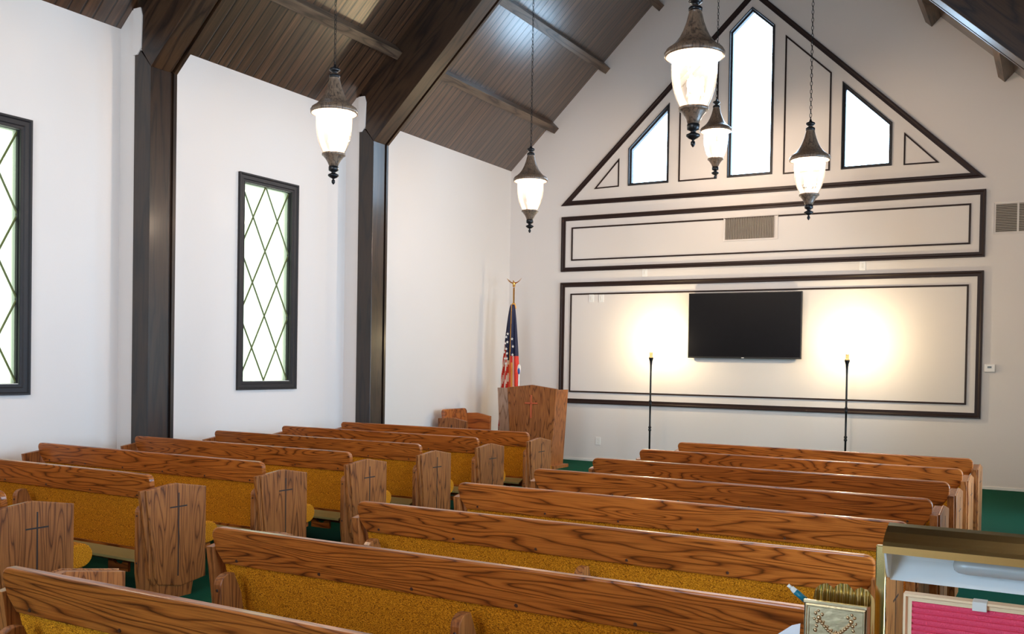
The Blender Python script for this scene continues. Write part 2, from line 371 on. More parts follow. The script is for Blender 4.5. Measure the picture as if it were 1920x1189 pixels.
bm = B(); holed(bm, [(BY, 0), (D, 0), (D, cz(RX)+0.05), (BY, cz(RX)+0.05)], [[(a, z0), (b, z0), (b, z1), (a, z1)] for a, b, z0, z1 in R_OPEN], 'x', RX, 0.12)
struct(link('wall_right', bm, m_wall))
bm = B(); box(bm, LX, RX, D-0.012, D, 0, 0.035); struct(link('baseboard_front', bm, m_white_trim))

# windows ------------------------------------------------------------
wn = 0
def window(label_unused, build):
    global wn; wn += 1
    e = bpy.data.objects.new('window_%d' % wn, None); COL.objects.link(e); struct(e); build(e); return e
for poly in (W_C, W_L, W_R):
    def bld(e, poly=poly):
        b_ = B(); ring_frame(b_, poly, 0.046, 'y', D+0.10, D-0.018); link('window_frame', b_, m_frame, e)
        ip = inset_poly(poly, 0.018)
        b_ = B(); vs = [b_.verts.new((x, D+0.07, z)) for x, z in ip]; b_.faces.new(vs); link('pane', b_, m_glass, e)
    window('', bld)
for (a, b_, z0, z1) in L_OPEN:
    def bld(e, a=a, b__=b_, z0=z0, z1=z1):
        fr = [(a-0.09, z0-0.105), (b__+0.09, z0-0.105), (b__+0.09, z1+0.10), (a-0.09, z1+0.10)]
        q = B(); ring_frame(q, fr, 0.055, 'x', LX-0.01, LX+0.035)
        ring_frame(q, inset_poly(fr, 0.05), 0.05, 'x', LX-0.01, LX+0.02); ring_frame(q, inset_poly(fr, 0.09), 0.014, 'x', LX-0.10, LX+0.012); link('window_frame', q, m_frame, e)
        q = B(); v = [q.verts.new(p) for p in ((LX-0.06, a-.005, z0-.005), (LX-0.06, b__+.005, z0-.005), (LX-0.06, b__+.005, z1+.005), (LX-0.06, a-.005, z1+.005))]; q.faces.new(v); link('pane', q, m_glass_l, e)
        q = B(); uw = (b__-a)/2; vh = (z1-z0)/3
        for i in range(2):
            for j in range(3):
                y0, zz = a+i*uw, z0+j*vh
                tube(q, [(LX-0.052, y0, zz), (LX-0.052, y0+uw, zz+vh)], 0.0095, 6); tube(q, [(LX-0.046, y0+uw, zz), (LX-0.046, y0, zz+vh)], 0.0095, 6)
        link('lattice', q, m_came, e)
    window('', bld)
for (a, b_, z0, z1) in R_OPEN+B_OPEN:
    isR = (a, b_, z0, z1) in R_OPEN
    def bld(e):
        fr = [(a, z0), (b_, z0), (b_, z1), (a, z1)]; q = B()
        ax, t0, t1, tp = ('x', RX+0.1, RX-0.02, RX+0.06) if isR else ('y', BY-0.1, BY+0.02, BY-0.06)
        ring_frame(q, fr, 0.08, ax, t0, t1)
        m_ = (a+b_)/2
        if isR: box(q, RX, RX+0.06, m_-0.03, m_+0.03, z0, z1)
        else: box(q, m_-0.03, m_+0.03, BY-0.06, BY, z0, z1)
        link('window_frame', q, m_frame, e)
        q = B(); P = (lambda p: (tp, p[0], p[1])) if isR else (lambda p: (p[0], tp, p[1]))
        q.faces.new([q.verts.new(P(p)) for p in fr]); link('pane', q, m_glass, e)
    window('', bld)

# front wall mouldings -------------------------------------------------
tn = 0
def trim(pts, wid, proud):
    global tn; tn += 1
    b_ = B(); ring_frame(b_, pts, wid, 'y', D+0.002, D-proud); struct(link('trim_%d' % tn, b_, m_trim))
def rect(x0, x1, z0, z1): return [(x0, z0), (x1, z0), (x1, z1), (x0, z1)]
trim([(-7.33, 4.235), (-0.935, 4.205), (-4.135, 7.285)], 0.075, 0.028)
trim(rect(-7.315, -0.925, 3.135, 4.049), 0.07, 0.028)
trim(rect(-7.315, -0.93, 0.947, 2.952), 0.075, 0.03)
trim(rect(-7.133, -1.105, 3.315, 3.869), 0.024, 0.014)
trim(rect(-7.133, -1.11, 1.13, 2.769), 0.024, 0.014)
trim([(-5.285, 4.486), (-4.665, 4.486), (-4.665, 6.56), (-5.285, 5.95)], 0.022, 0.014)
trim([(-3.655, 4.47), (-2.98, 4.47), (-2.98, 5.89), (-3.655, 6.535)], 0.022, 0.014)
trim([(-6.735, 4.478), (-6.295, 4.486), (-6.295, 4.945)], 0.02, 0.014)
trim([(-1.978, 4.46), (-1.515, 4.455), (-1.978, 4.92)], 0.02, 0.014)

# timber bents ----------------------------------------------------------
def bent(fy, label):
    t = thing('timber_frame', label, 'beam', (0, fy, 0))
    VO = 4.46 - (4.9 + SL*(-7.85-LX))     # soffit line below the boards
    # left post: main face, recess, rear board
    def post(x0, x1, zi, zo, name='post'):
        b_ = B(); prism(b_, [(x0, 0), (x1, 0), (x1, zi), (x0, zo)], 'y', 0, 0.245, 0.004); link(name, b_, m_dark, t)
    post(-8.088, -7.85, 4.46, 4.74)
    b_ = B(); prism(b_, [(-8.088, 0), (-7.875, 0), (-7.875, 4.47), (-8.088, 4.7)], 'y', 0.245, 0.285); prism(b_, [(-8.088, 0), (-7.85, 0), (-7.85, 4.46), (-8.088, 4.7)], 'y', 0.285, 0.325)
    link('rear_board', b_, m_dark, t)
    # rafters, built along local x and turned to the slope
    ang = math.atan(SL)
    for side in (0, 1):
        xs = -8.088 if side == 0 else RX-0.0
        pl = [(-7.85, 4.462), (-8.06, 4.74), (-8.06, cz(-8.06)), (AX, cz(AX)), (AX, cz(AX)+VO)]
        if side: pl = [(AX, cz(AX)+VO), (AX, cz(AX)), (RX, cz(RX)), (RX, cz(RX)+VO)]
        dirv = Vector((math.cos(ang), math.sin(ang) if side == 0 else -math.sin(ang)))
        nv = Vector((-dirv.y, dirv.x)); o0 = Vector((AX, cz(AX)))
        loc = [((Vector(p)-o0).dot(dirv), (Vector(p)-o0).dot(nv)) for p in pl]
        b_ = B(); prism(b_, loc, 'y', 0, 0.245, 0.004); 
        r_ = link('rafter', b_, m_dark_s, t); r_.location = (AX, 0, cz(AX)); r_.rotation_euler = (0, -ang if side == 0 else ang, 0)
        sh = [(p[0], p[1]+(0.035 if i in ((0, 4) if side == 0 else (0, 3)) else 0)) for i, p in enumerate(loc)]
        b_ = B(); prism(b_, sh, 'y', 0.245, 0.285); prism(b_, loc, 'y', 0.285, 0.325)
        q_ = link('rear_board', b_, m_dark_s, t); q_.location = r_.location; q_.rotation_euler = r_.rotation_euler
    b_ = B(); prism(b_, [(RX-0.24, 0), (RX, 0), (RX, cz(RX)+VO), (RX-0.24, cz(RX)+VO+0.2)], 'y', 0, 0.245); link('post', b_, m_dark, t)
    return t
bent(FY[0], 'dark timber frame whose post stands left of the complete diamond-paned window')
bent(FY[1], 'dark timber frame whose bluish-lit post stands right of the complete diamond-paned window')
bm = B(); box(bm, AX-0.08, AX+0.08, BY, D, cz(AX)-0.34, cz(AX)-0.02)
# purlins
ang = math.atan(SL)
PX = [-7.55, -6.63, -5.72]
ys = {3: (FY[1]+0.325, D), 2: (FY[0]+0.325, FY[1])}
plabels = {(0, 3, 0): 'lowest ceiling purlin between the front wall and the bluish-lit timber post, left slope',
           (0, 3, 1): 'middle ceiling purlin meeting the front wall high on the left slope',
           (0, 3, 2): 'topmost ceiling purlin on the left slope, its end just in view at the upper edge',
           (0, 2, 0): 'ceiling purlin behind the nearest left pendant chain, between the two timber frames',
           (1, 3, 0): 'lowest ceiling purlin at the far right, above the right wall vent',
           (1, 3, 1): 'upper ceiling purlin on the right slope, its end at the top edge of the view',}
bm.free()
for (side, bay, k), lab in plabels.items():
    x = PX[k]; y0, y1 = ys[bay]
    b_ = B(); box(b_, -0.002, 0.115, y0, y1-0.001, -0.165, 0.002, 0.004)
    o = link('ceiling_purlin', b_, m_dark_y)
    if side == 0: o.location = (x-0.05, 0, cz(x-0.05)); o.rotation_euler = (0, -ang, 0)
    else:
        xr = 2*AX-(x-0.05); o.location = (xr, 0, cz(xr)); o.rotation_euler = (0, -(PI-ang), 0); 
        o.scale = (1, 1, -1)
    tag(o, lab, 'ceiling beam', 'purlins under the ceiling boards')

# ------------------------------------------------------------------ pews
def bolt_disc(bm, x, y, z, r, d): 
    g = bmesh.ops.create_cone(bm, cap_ends=True, segments=10, radius1=r, radius2=r*0.7, depth=d)
    for v in g['verts']: v.co = Vector((x+v.co.x, y-v.co.z, z+v.co.y))
def make_pew(label, length, dyL, dyR, eL, eR, group, fins, th=0.058):
    """origin at the top rear edge line, x from 0 to length; eL/eR: end-panel outer offset beyond the rail"""
    t = thing('church_pew', label, 'pew', (0, 0, 0), 0, group)
    lean = 0.16
    def yb(z): return (0.829-z)*lean
    # top rail, corners rounded
    x0, x1 = 0.0, length
    pts = []
    R = 0.045
    zt, zb = 0.829, 0.660
    pts += [(x0+0.055, zb), (x1-0.05, zb), (x1-0.004, zb+0.06)]
    for i in range(6): a = PI/2*i/5; pts.append((x1-R+R*math.cos(a), zt-R+R*math.sin(a)))
    for i in range(6): a = PI/2+PI/2*i/5; pts.append((x0+R+R*math.cos(a), zt-R+R*math.sin(a)))
    pts += [(x0+0.012, zb+0.06)]
    b_ = B(); prism(b_, pts, 'y', 0, 0.042, 0.007)
    for v in b_.verts: v.co.y += yb(v.co.z)
    rail = link('top_rail', b_, m_oak, t)
    n = max(3, round(length/0.42))
    for i in range(n):
        b_ = B(); x = 0.14 + (length-0.28)*i/(n-1); bolt_disc(b_, x, yb(zb+0.02)-0.001, zb+0.022, 0.0085, 0.006)
        link('screw_plug', b_, m_plug, rail)
    # upholstered back: gently curved sheet with thickness
    prof = []
    for i in range(9):
        z = 0.70-0.40*i/8; prof.append((yb(z)+0.012+0.012*math.sin(PI*i/8), z))
    prof2 = [(yb(0.30)+0.07, 0.30), (yb(0.45)+0.10, 0.45), (yb(0.69)+0.055, 0.69)]
    b_ = B(); prism(b_, prof+prof2, 'x', 0.05, length-0.045); link('upholstered_back', b_, m_gold, t)
    # lower rail, seat board, cup rack with scalloped brackets
    b_ = B(); prism(b_, [(yb(.31)+.006, .315), (yb(.26)+.006, .255), (yb(.26)+.045, .255), (yb(.31)+.045, .315)], 'x', 0.04, length-0.04, 0.003); link('lower_rail', b_, m_oak, t)
    b_ = B()
    prism(b_, [(-0.012, 0.246), (-0.010, 0.262), (0.03, 0.276), (0.080, 0.300), (0.086, 0.290), (0.034, 0.264), (-0.002, 0.250), (-0.004, 0.246)], 'x', 0.10, length-0.10)
    link('cup_rack', b_, m_olive, t)
    for fx in (0.45, length-0.33):
        b_ = B()
        sc = [(fx-0.10, 0.25), (fx-0.06, 0.235), (fx-0.03, 0.205), (fx, 0.20), (fx+0.03, 0.205), (fx+0.06, 0.235), (fx+0.10, 0.25), (fx+0.10, 0.16), (fx-0.10, 0.16)]
        prism(b_, sc, 'y', 0.03, 0.05); link('scalloped_bracket', b_, m_oak, t)
    b_ = B(); prism(b_, [(0.10, .255), (0.15, .255), (0.56, .300), (0.56, .270), (0.15, .205), (0.10, .205)], 'x', 0.03, length-0.03); link('seat_board', b_, m_oak, t)
    # cushion with rounded nose
    cp_ = [(0.13, 0.30), (0.13, 0.405), (0.30, 0.425)]
    for i in range(9):
        a = PI/2 - PI*i/8; cp_.append((0.535+0.085*math.cos(a), 0.378+0.075*math.sin(a)))
    cp_.append((0.45, 0.298))
    b_ = B(); prism(b_, cp_, 'x', 0.015, length-0.012, 0.012); link('seat_cushion', b_, m_gold, t, smooth=False)
    # end panels
    for side, dy, e in ((-1, dyL, eL), (1, dyR, eR)):
        xo = x0+e if side < 0 else x1+e          # outer face
        xi = xo+th if side < 0 else xo-th
        core = [(dy, 0.735), (dy+0.268, 0.762), (dy+0.535, 0.715), (dy+0.535, 0.105), (dy+0.50, 0.09), (dy+0.33, 0.075), (dy+0.115, 0.115), (dy+0.085, 0.16)]
        q = B(); prism(q, core, 'x', min(xi, xo-side*0.014), max(xi, xo-side*0.014), 0.003); ep = link('end_panel', q, m_oak_v, t)
        ov = [(dy+0.035, 0.738), (dy+0.270, 0.768), (dy+0.540, 0.72), (dy+0.540, 0.10), (dy+0.33, 0.07), (dy+0.14, 0.11), (dy+0.115, 0.16)]
        q = B(); prism(q, ov, 'x', min(xo-side*0.016, xo), max(xo-side*0.016, xo), 0.008); link('raised_face', q, m_oak_v, ep)
        # carved cross
        q = B(); a_, b2 = sorted((xo-side*0.002, xo+side*0.0012))
        yc = dy+0.300
        box(q, a_, b2, yc-0.0045, yc+0.0045, 0.145, 0.70); box(q, a_, b2, yc-0.072, yc+0.072, 0.603, 0.612)
        link('carved_cross', q, m_cross, ep)
        q = B(); prism(q, [(dy+0.14, 0.0), (dy+0.42, 0.0), (dy+0.44, 0.11), (dy+0.13, 0.12)], 'x', min(xi, xo-side*0.008), max(xi, xo-side*0.008)); link('foot', q, m_oak_v, t)
    # rear support fins with a rounded shoulder
    for fx in fins:
        fp = [(-0.105+0.03, 0.0), (-0.105, 0.20), (-0.105, 0.60)]
        for i in range(1, 6): a = PI - PI*i/8; fp.append((-0.045+0.06*math.cos(a), 0.60+0.045*math.sin(a)))
        fp += [(0.02, 0.55), (0.045, 0.42), (0.07, 0.30), (0.10, 0.25), (0.10, 0.0)]
        q = B(); prism(q, fp, 'x', fx-0.021, fx+0.021, 0.004); f_ = link('rear_support', q, m_oak_v, t)
        for zz in (0.575, 0.27):
            q = B(); bolt_disc(q, fx, -0.106, zz, 0.008, 0.006); link('screw_plug', q, m_plug, f_)
    return t
def dup(root, loc, label):
    r = root.copy(); COL.objects.link(r); r.location = loc; r['label'] = label
    for ch in [o for o in root.children]:
        c_ = ch.copy(); COL.objects.link(c_); c_.parent = r
        for g in ch.children:
            d_ = g.copy(); COL.objects.link(d_); d_.parent = c_
    return r
SP = 1.023
RPX = -3.345; RLEN = 2.70
labR = ['oak pew at the lower edge, nearest the camera in the right block',
        'oak pew in the right block, second from the camera, its top left corner worn',
        'oak pew in the right block, third from the camera, ending behind the brass stand',
        'oak pew in the right block, fourth from the camera, ending just above the brass hood',
        'oak pew in the right block, fourth from the front wall',
        'oak pew in the right block, third from the front wall',
        'oak pew in the right block, second from the front wall',
        'oak pew of the right block nearest the front wall and floor lamps']
pr = None
dxR = {7: -0.03, 6: -0.01}
for i in range(8):
    y = 2.138+SP*i; loc = (RPX+(-0.02 if i == 1 else 0), y, 0)
    if pr is None: pr = make_pew(labR[0], RLEN, 0.0, -0.02, -0.045, 0.045, 'right block of pews', (0.155, 1.40, 2.50)); pr.location = loc
    else: dup(pr, loc, labR[i])
LPX = -7.83; LLEN = -5.165-LPX
labL = ['nearest oak pew of the left block, only its cross-carved end panel in view',
        'second oak pew of the left block, counted from the camera, cut by the left edge',
        'third oak pew of the left block, its far end left of the nearer timber post',
        'fourth oak pew of the left block, its far end before the nearer timber post',
        'oak pew of the left block, third row from the front',
        'oak pew of the left block, second row from the front',
        'front oak pew of the left block, before the pulpit and corner chair']
pl = None
for i in range(7):
    y = 4.316+SP*(i-1); loc = (LPX+(0.03 if i == 6 else 0), y, 0)
    if pl is None: pl = make_pew(labL[0], LLEN, -0.12, -0.12, -0.06, 0.079, 'left block of pews', (0.15, 1.40, LLEN+0.018), 0.042); pl.location = loc
    else: dup(pl, loc, labL[i])

# ------------------------------------------------------------------ pendants
def make_pendant(label, x, y, ztip):
    t = thing('pendant_lantern', label, 'pendant lamp', (x, y, ztip), 0, 'hanging lanterns')
    k = 0.43/88
    def Z(p): return (346-p)*k
    def pr_(lst): return [(r*k, Z(p)) for p, r in lst]
    b_ = B(); lathe(b_, pr_([(346, .3), (345, 1.5), (342, 3.4), (338, 3.2), (336.5, 1.6), (335, 2.2), (333, 6.5), (330, 10.2), (327.5, 10), (325, 5), (323.5, 3.5), (322, 5), (320, 9), (313, 9.3), (311.5, 8)]), 24); link('bottom_finial', b_, m_bronze_d, t, True)
    b_ = B(); lathe(b_, pr_([(312, 8.2), (306, 10.5), (300, 14), (295, 18), (292.5, 19.5), (292, 21.8), (288, 21.8), (287.5, 20), (289, 8)]), 32); link('lower_cup', b_, m_bronze, t, True)
    glass = pr_([(288.5, 19), (282, 22.5), (274, 26.2), (264, 29.5), (252, 32), (240, 33.2), (226, 33.6), (208, 33.6)])
    b_ = B(); lathe(b_, glass, 40, cap=False); link('glass_shade', b_, m_lampglass, t, True)
    b_ = B(); lathe(b_, pr_([(209, 2), (208, 40), (206.5, 40)]), 40, cap=False); link('cap_lining', b_, m_cap, t, False)
    cap = pr_([(214, 41.5), (213.5, 44), (208, 44.3), (206, 42.5), (203.5, 41.5), (199, 35), (193, 28.5), (185, 22.5), (175, 17.5), (163, 13), (152, 10.3), (147.5, 9.2), (146, 9.8), (142, 9.8), (140, 8)])
    b_ = B(); lathe(b_, cap, 48, cap=False); c_ = link('flared_cap', b_, m_bronze, t, True)
    b_ = B(); lathe(b_, pr_([(147, 9.9), (142, 10.2), (139.5, 7), (137.5, 4), (135.5, 7), (132.5, 10.4), (129.5, 9.2), (127.5, 4.5), (125, 2.5), (122, 2)]), 24); link('top_finial', b_, m_bronze_d, t, True)
    # candle cluster
    b_ = B(); uvs(b_, (0, 0, Z(283)), 4.2*k, 1, 1, 1.3)
    tube(b_, [(0, 0, Z(290)), (0, 0, Z(262))], 1.2*k, 6)
    for j in range(3):
        a = 0.5+j*2*PI/3; ca, sa = math.cos(a), math.sin(a)
        tube(b_, [(ca*r*k, sa*r*k, Z(p)) for r, p in ((2, 282), (6, 284.5), (10, 281), (12, 276), (12, 269))], 0.9*k, 6)
        lathe(b_, pr_([(270, 3.6), (268, 4), (265, 2.4), (258, 2.2)]), 10, 12*k*ca, 12*k*sa)
    cl = link('candle_cluster', b_, m_white_trim, t, True)
    for j in range(3):
        b_ = B(); a = 0.5+j*2*PI/3; uvs(b_, (12*k*math.cos(a), 12*k*math.sin(a), Z(250)), 3.0*k, 1, 1, 2.6, 10)
        link('candle_bulb', b_, m_bulbp, cl, True)
    # chain up to the boards
    ztop = cz(x) - ztip - 0.05
    b_ = B(); z = Z(122); n = 0; PIT = 0.043
    while z < ztop:
        pts = []
        for i in range(10):
            a = 2*PI*i/10; u = 0.011*math.cos(a); v = 0.027*math.sin(a)
            pts.append((u, 0, z+v) if n % 2 else (0, u, z+v))
        tube(b_, pts+[pts[0]], 0.0032, 4); z += PIT; n += 1
    link('chain', b_, m_bronze_d, t)
    b_ = B(); lathe(b_, [(0.01, ztop-0.05), (0.03, ztop-0.02), (0.065, ztop+0.02), (0.065, ztop+0.12)], 20); link('ceiling_canopy', b_, m_bronze, t, True)
    l = bpy.data.lights.new('lantern_light', 'POINT'); l.energy = 78; l.color = (1.0, 0.78, 0.58); l.shadow_soft_size = 0.05
    lo = bpy.data.objects.new('lantern_light', l); COL.objects.link(lo); lo.parent = t; lo.location = (0, 0, Z(232))
    return t
for lab, x, y, z in (('bronze hanging lantern beside the bluish-lit timber post, leftmost of the lanterns', -5.835, 6.905, 3.207),
                     ('bronze hanging lantern near the front left corner above the flag', -5.854, 10.706, 3.239),
                     ('largest and nearest bronze hanging lantern, cut by the top edge, left of the tall window', -2.337, 6.701, 3.173),
                     ('smallest and farthest bronze hanging lantern, close left of the tall window', -4.18, 12.92, 4.166),
                     ('bronze hanging lantern right of the tall window, before the wide moulded panel', -2.424, 10.76, 3.207),
                     ('added fill lantern, out of view, over the nearest pews of the left block', -5.85, 3.0, 3.207), ('added fill lantern, out of view, over the nearest pews of the right block', -2.35, 2.85, 3.24),  # last four lanterns are unseen, added as fill light for the near pews
                     ('added fill lantern, out of view at the rear of the room, left side', -5.85, -0.9, 3.207), ('added fill lantern, out of view at the rear of the room, right side', -2.40, -0.9, 3.207)):
    make_pendant(lab, x, y, z)

# ------------------------------------------------------------------ floor lamps
for lab, x in (('slim black floor lamp with bare lit bulb, left of the television', -5.487), ('slim black floor lamp with bare lit bulb, right of the television', -2.585)):
    t = thing('floor_lamp', lab, 'floor lamp', (x, 14.0, 0), 0, 'torch lamps beside the television')
    b_ = B(); lathe(b_, [(0.14, 0), (0.14, 0.015), (0.06, 0.035), (0.02, 0.07), (0.016, 0.1)], 32); link('base', b_, m_black, t, True)
    b_ = B(); P_ = [(0.014, 0.09)]
    for zc in (0.62, 1.02): P_ += [(0.014, zc-0.04), (0.024, zc-0.025), (0.024, zc-0.018), (0.016, zc), (0.024, zc+0.018), (0.024, zc+0.025), (0.014, zc+0.04)]
    P_ += [(0.013, 1.50), (0.016, 1.60), (0.022, 1.66), (0.036, 1.70), (0.036, 1.712), (0.02, 1.715)]
    lathe(b_, P_, 16); link('pole', b_, m_black, t, True)
    b_ = B(); lathe(b_, [(0.034, 1.712), (0.034, 1.722), (0.022, 1.73), (0.024, 1.79), (0.02, 1.80)], 16); link('socket', b_, m_socket, t, True)
    b_ = B(); lathe(b_, [(0.012, 1.80), (0.018, 1.815), (0.03, 1.85), (0.034, 1.875), (0.028, 1.905), (0.012, 1.92), (0.002, 1.923)], 16); link('bulb', b_, m_bulb, t, True)
    l = bpy.data.lights.new('floor_lamp_light', 'POINT'); l.energy = 45; l.color = (1.0, 0.78, 0.45); l.shadow_soft_size = 0.05
    lo = bpy.data.objects.new('floor_lamp_light', l); COL.objects.link(lo); lo.parent = t; lo.location = (0, -0.01, 1.98)

# ------------------------------------------------------------------ television and wall fittings
t = thing('television', 'large black flat television on the front wall, between the two floor lamps', 'television', (-4.175, D-0.09, 2.222))
b_ = B(); box(b_, -0.865, 0.865, -0.02, 0.03, -0.50, 0.50, 0.006); link('casing', b_, m_tvf, t)
b_ = B(); box(b_, -0.85, 0.85, -0.0225, -0.019, -0.475, 0.488); link('screen', b_, m_tv, t)
b_ = B(); box(b_, -0.02, 0.02, -0.024, -0.019, -0.494, -0.484); link('maker_badge', b_, m_white, t)
b_ = B(); box(b_, -0.3, 0.3, 0.028, 0.089, -0.2, 0.2); link('wall_bracket', b_, m_black, t)

t = thing('air_vent', 'wide air vent with upright slats in the upper moulded panel', 'vent', (-4.14, D, 3.705))
b_ = B(); ring_frame(b_, rect(-0.40, 0.43, -0.19, 0.183), 0.022, 'y', 0.0, -0.016); box(b_, 0.375, 0.415, -0.013, 0, -0.18, 0.17); link('frame', b_, m_wall, t)
b_ = B(); box(b_, -0.385, 0.385, -0.004, -0.001, -0.172, 0.165); link('duct_opening', b_, m_ventd, t)
b_ = B()
for i in range(38):
    x = -0.375+0.0203*i; prism(b_, [(x, -0.004), (x+0.013, -0.018), (x+0.014, -0.016), (x+0.002, -0.003)], 'z', -0.17, 0.162)
link('slats', b_, m_ventl, t)
t = thing('air_vent', 'air vent with level slats on the front wall at the right edge of view', 'vent', (-0.535, D, 3.65))
b_ = B(); ring_frame(b_, rect(-0.30, 0.30, -0.22, 0.22), 0.035, 'y', 0.0, -0.014); box(b_, -0.012, 0.012, -0.014, 0, -0.2, 0.2); link('frame', b_, m_wall, t)
b_ = B(); box(b_, -0.28, 0.28, -0.004, -0.001, -0.19, 0.19); link('duct_opening', b_, m_ventd, t)
b_ = B()
for i in range(17):
    z = -0.19+0.0225*i; prism(b_, [(-0.003, z+0.012), (-0.014, z), (-0.012, z-0.002), (-0.001, z+0.010)], 'x', -0.27, 0.27)
link('slats', b_, m_ventl, t)

t = thing('thermostat', 'small white wall thermostat right of the lower moulded panel', 'thermostat', (-0.83, D, 1.634))
b_ = B(); box(b_, -0.066, 0.066, -0.025, 0, -0.053, 0.053, 0.008); link('case', b_, m_white, t)
b_ = B(); box(b_, -0.028, 0.022, -0.027, -0.024, 0.0, 0.025); link('display', b_, plain('grey_display', (0.09, 0.1, 0.08), 0.3), t)
def plate(label, x, z, kind, w_=0.045, h_=0.065):
    t = thing('wall_plate' if kind == 'switch' else 'power_outlet', label, 'wall plate', (x, D, z))
    b_ = B(); box(b_, -w_, w_, -0.009, 0, -h_, h_, 0.004); link('cover', b_, m_white, t)
    b_ = B()
    if kind == 'switch': box(b_, -0.012, 0.012, -0.014, -0.008, -0.03, 0.03, 0.002)
    else:
        for zz in (-0.026, 0.026): box(b_, -0.017, 0.017, -0.011, -0.008, zz-0.015, zz+0.015, 0.003)
    link('toggle' if kind == 'switch' else 'socket', b_, m_white_trim, t)
plate('white wall plate between the upper and lower moulded panels, right of the television', -2.495, 3.07, 'switch')
plate('pale wall plate between the upper and lower moulded panels, left of the television', -5.82, 3.08, 'switch')
plate('white wall plate inside the lower panel, the left of the pair by the corner', -6.75, 2.685, 'switch')
plate('white wall plate inside the lower panel, the right of the pair by the corner', -6.572, 2.68, 'switch')
plate('white power outlet low on the front wall right of the pulpit', -6.585, 0.34, 'outlet')

# ------------------------------------------------------------------ pulpit
t = thing('pulpit', 'tall tapered wooden pulpit with a cross, in the front left corner', 'lectern', (-7.03, 13.0, 0))
fp = [(-0.34, 0.04), (0.34, 0.04), (0.43, 1.215), (0.0, 1.268), (-0.43, 1.22)]
b_ = B(); prism(b_, fp, 'y', 0, 0.05, 0.006); link('front_panel', b_, m_oak_v, t)
b_ = B(); box(b_, -0.011, 0.011, -0.014, 0.002, 0.76, 1.11, 0.003); box(b_, -0.11, 0.11, -0.014, 0.002, 0.975, 0.998, 0.003); link('cross', b_, m_cross_l, t)
m_side = wood('pale_glossy_oak', light=(0.50, 0.33, 0.24), mid=(0.40, 0.25, 0.17), dark=(0.25, 0.14, 0.09), stretch=(7, 7, 1.1), rings=7, fine=(160, 160, 6), rough=0.2, coat=0.5)
b_ = B(); prism(b_, [(-0.62, 0.04), (-0.36, 0.04), (-0.40, 1.205), (-0.705, 1.205)], 'y', 0.17, 0.20, 0.005); link('side_wing', b_, m_side, t)
for s_, xx in ((1, 0.36),):
    b_ = B(); prism(b_, [(s_*0.29, 0.04), (s_*(0.29+0.045), 0.04), (s_*(xx+0.045), 1.20), (s_*xx, 1.20)], 'y', 0.05 if s_ > 0 else 0.12, 0.45, 0.005); link('side_panel', b_, m_side if s_ < 0 else m_oak_v, t)
b_ = B(); prism(b_, [(0.06, 1.10), (0.44, 1.02), (0.44, 1.00), (0.06, 1.08)], 'x', -0.38, 0.38); link('reading_board', b_, m_oak, t)
b_ = B(); box(b_, -0.40, 0.42, -0.02, 0.47, 0, 0.05, 0.004); link('plinth', b_, m_oak_v, t)

# corner chair facing the aisle
t = thing('clergy_chair', 'low wooden chair with cross on its arm panel, in the corner left of the pulpit', 'chair', (-8.17, 12.15, 0))
def arm(y0, w_, zt_, mat, cross):
    b_ = B(); prism(b_, [(0.0, 0.05), (w_, 0.05), (w_+0.01, zt_-0.03), (w_*0.55, zt_+0.015), (0.0, zt_)], 'y', y0, y0+0.045, 0.005); a_ = link('arm_panel', b_, mat, t)
    if cross:
        b_ = B(); box(b_, w_*0.5-0.006, w_*0.5+0.006, y0-0.006, y0+0.002, 0.40, zt_-0.09); box(b_, w_*0.5-0.07, w_*0.5+0.07, y0-0.006, y0+0.002, zt_-0.17, zt_-0.155); link('cross', b_, m_cross, a_)
arm(0.0, 0.50, 0.745, m_oak_v, True)
m_amber = wood('amber_oak', light=(0.50, 0.15, 0.03), mid=(0.36, 0.09, 0.018), dark=(0.16, 0.04, 0.01), stretch=(1, 5, 6), rings=6, coat=0.2)
arm(0.68, 0.50, 0.80, m_amber, False)
b_ = B(); pts = [(0.03, 0.30), (0.69, 0.30)] + [(0.69-0.06+0.06*math.cos(a), 0.88-0.06+0.06*math.sin(a)) for a in (0, .4, .8, 1.2, 1.57)] + [(0.03+0.06-0.06*math.cos(a), 0.88-0.06+0.06*math.sin(a)) for a in (1.57, 1.2, .8, .4, 0)]
prism(b_, pts, 'x', 0.0, 0.05, 0.008)
for v in b_.verts: v.co.x += 0.10-(v.co.z-0.3)*0.12
link('backrest', b_, m_amber, t)
b_ = B(); box(b_, 0.05, 0.52, 0.05, 0.68, 0.32, 0.44, 0.03, seg=3); link('seat_cushion', b_, m_gold, t)
b_ = B(); box(b_, 0.04, 0.47, 0.05, 0.68, 0.26, 0.32); link('seat_rail', b_, m_amber, t)
for y0 in (0.0, 0.68):
    b_ = B(); box(b_, 0.06, 0.42, y0+0.003, y0+0.042, 0, 0.06); link('foot', b_, m_oak_v, t)

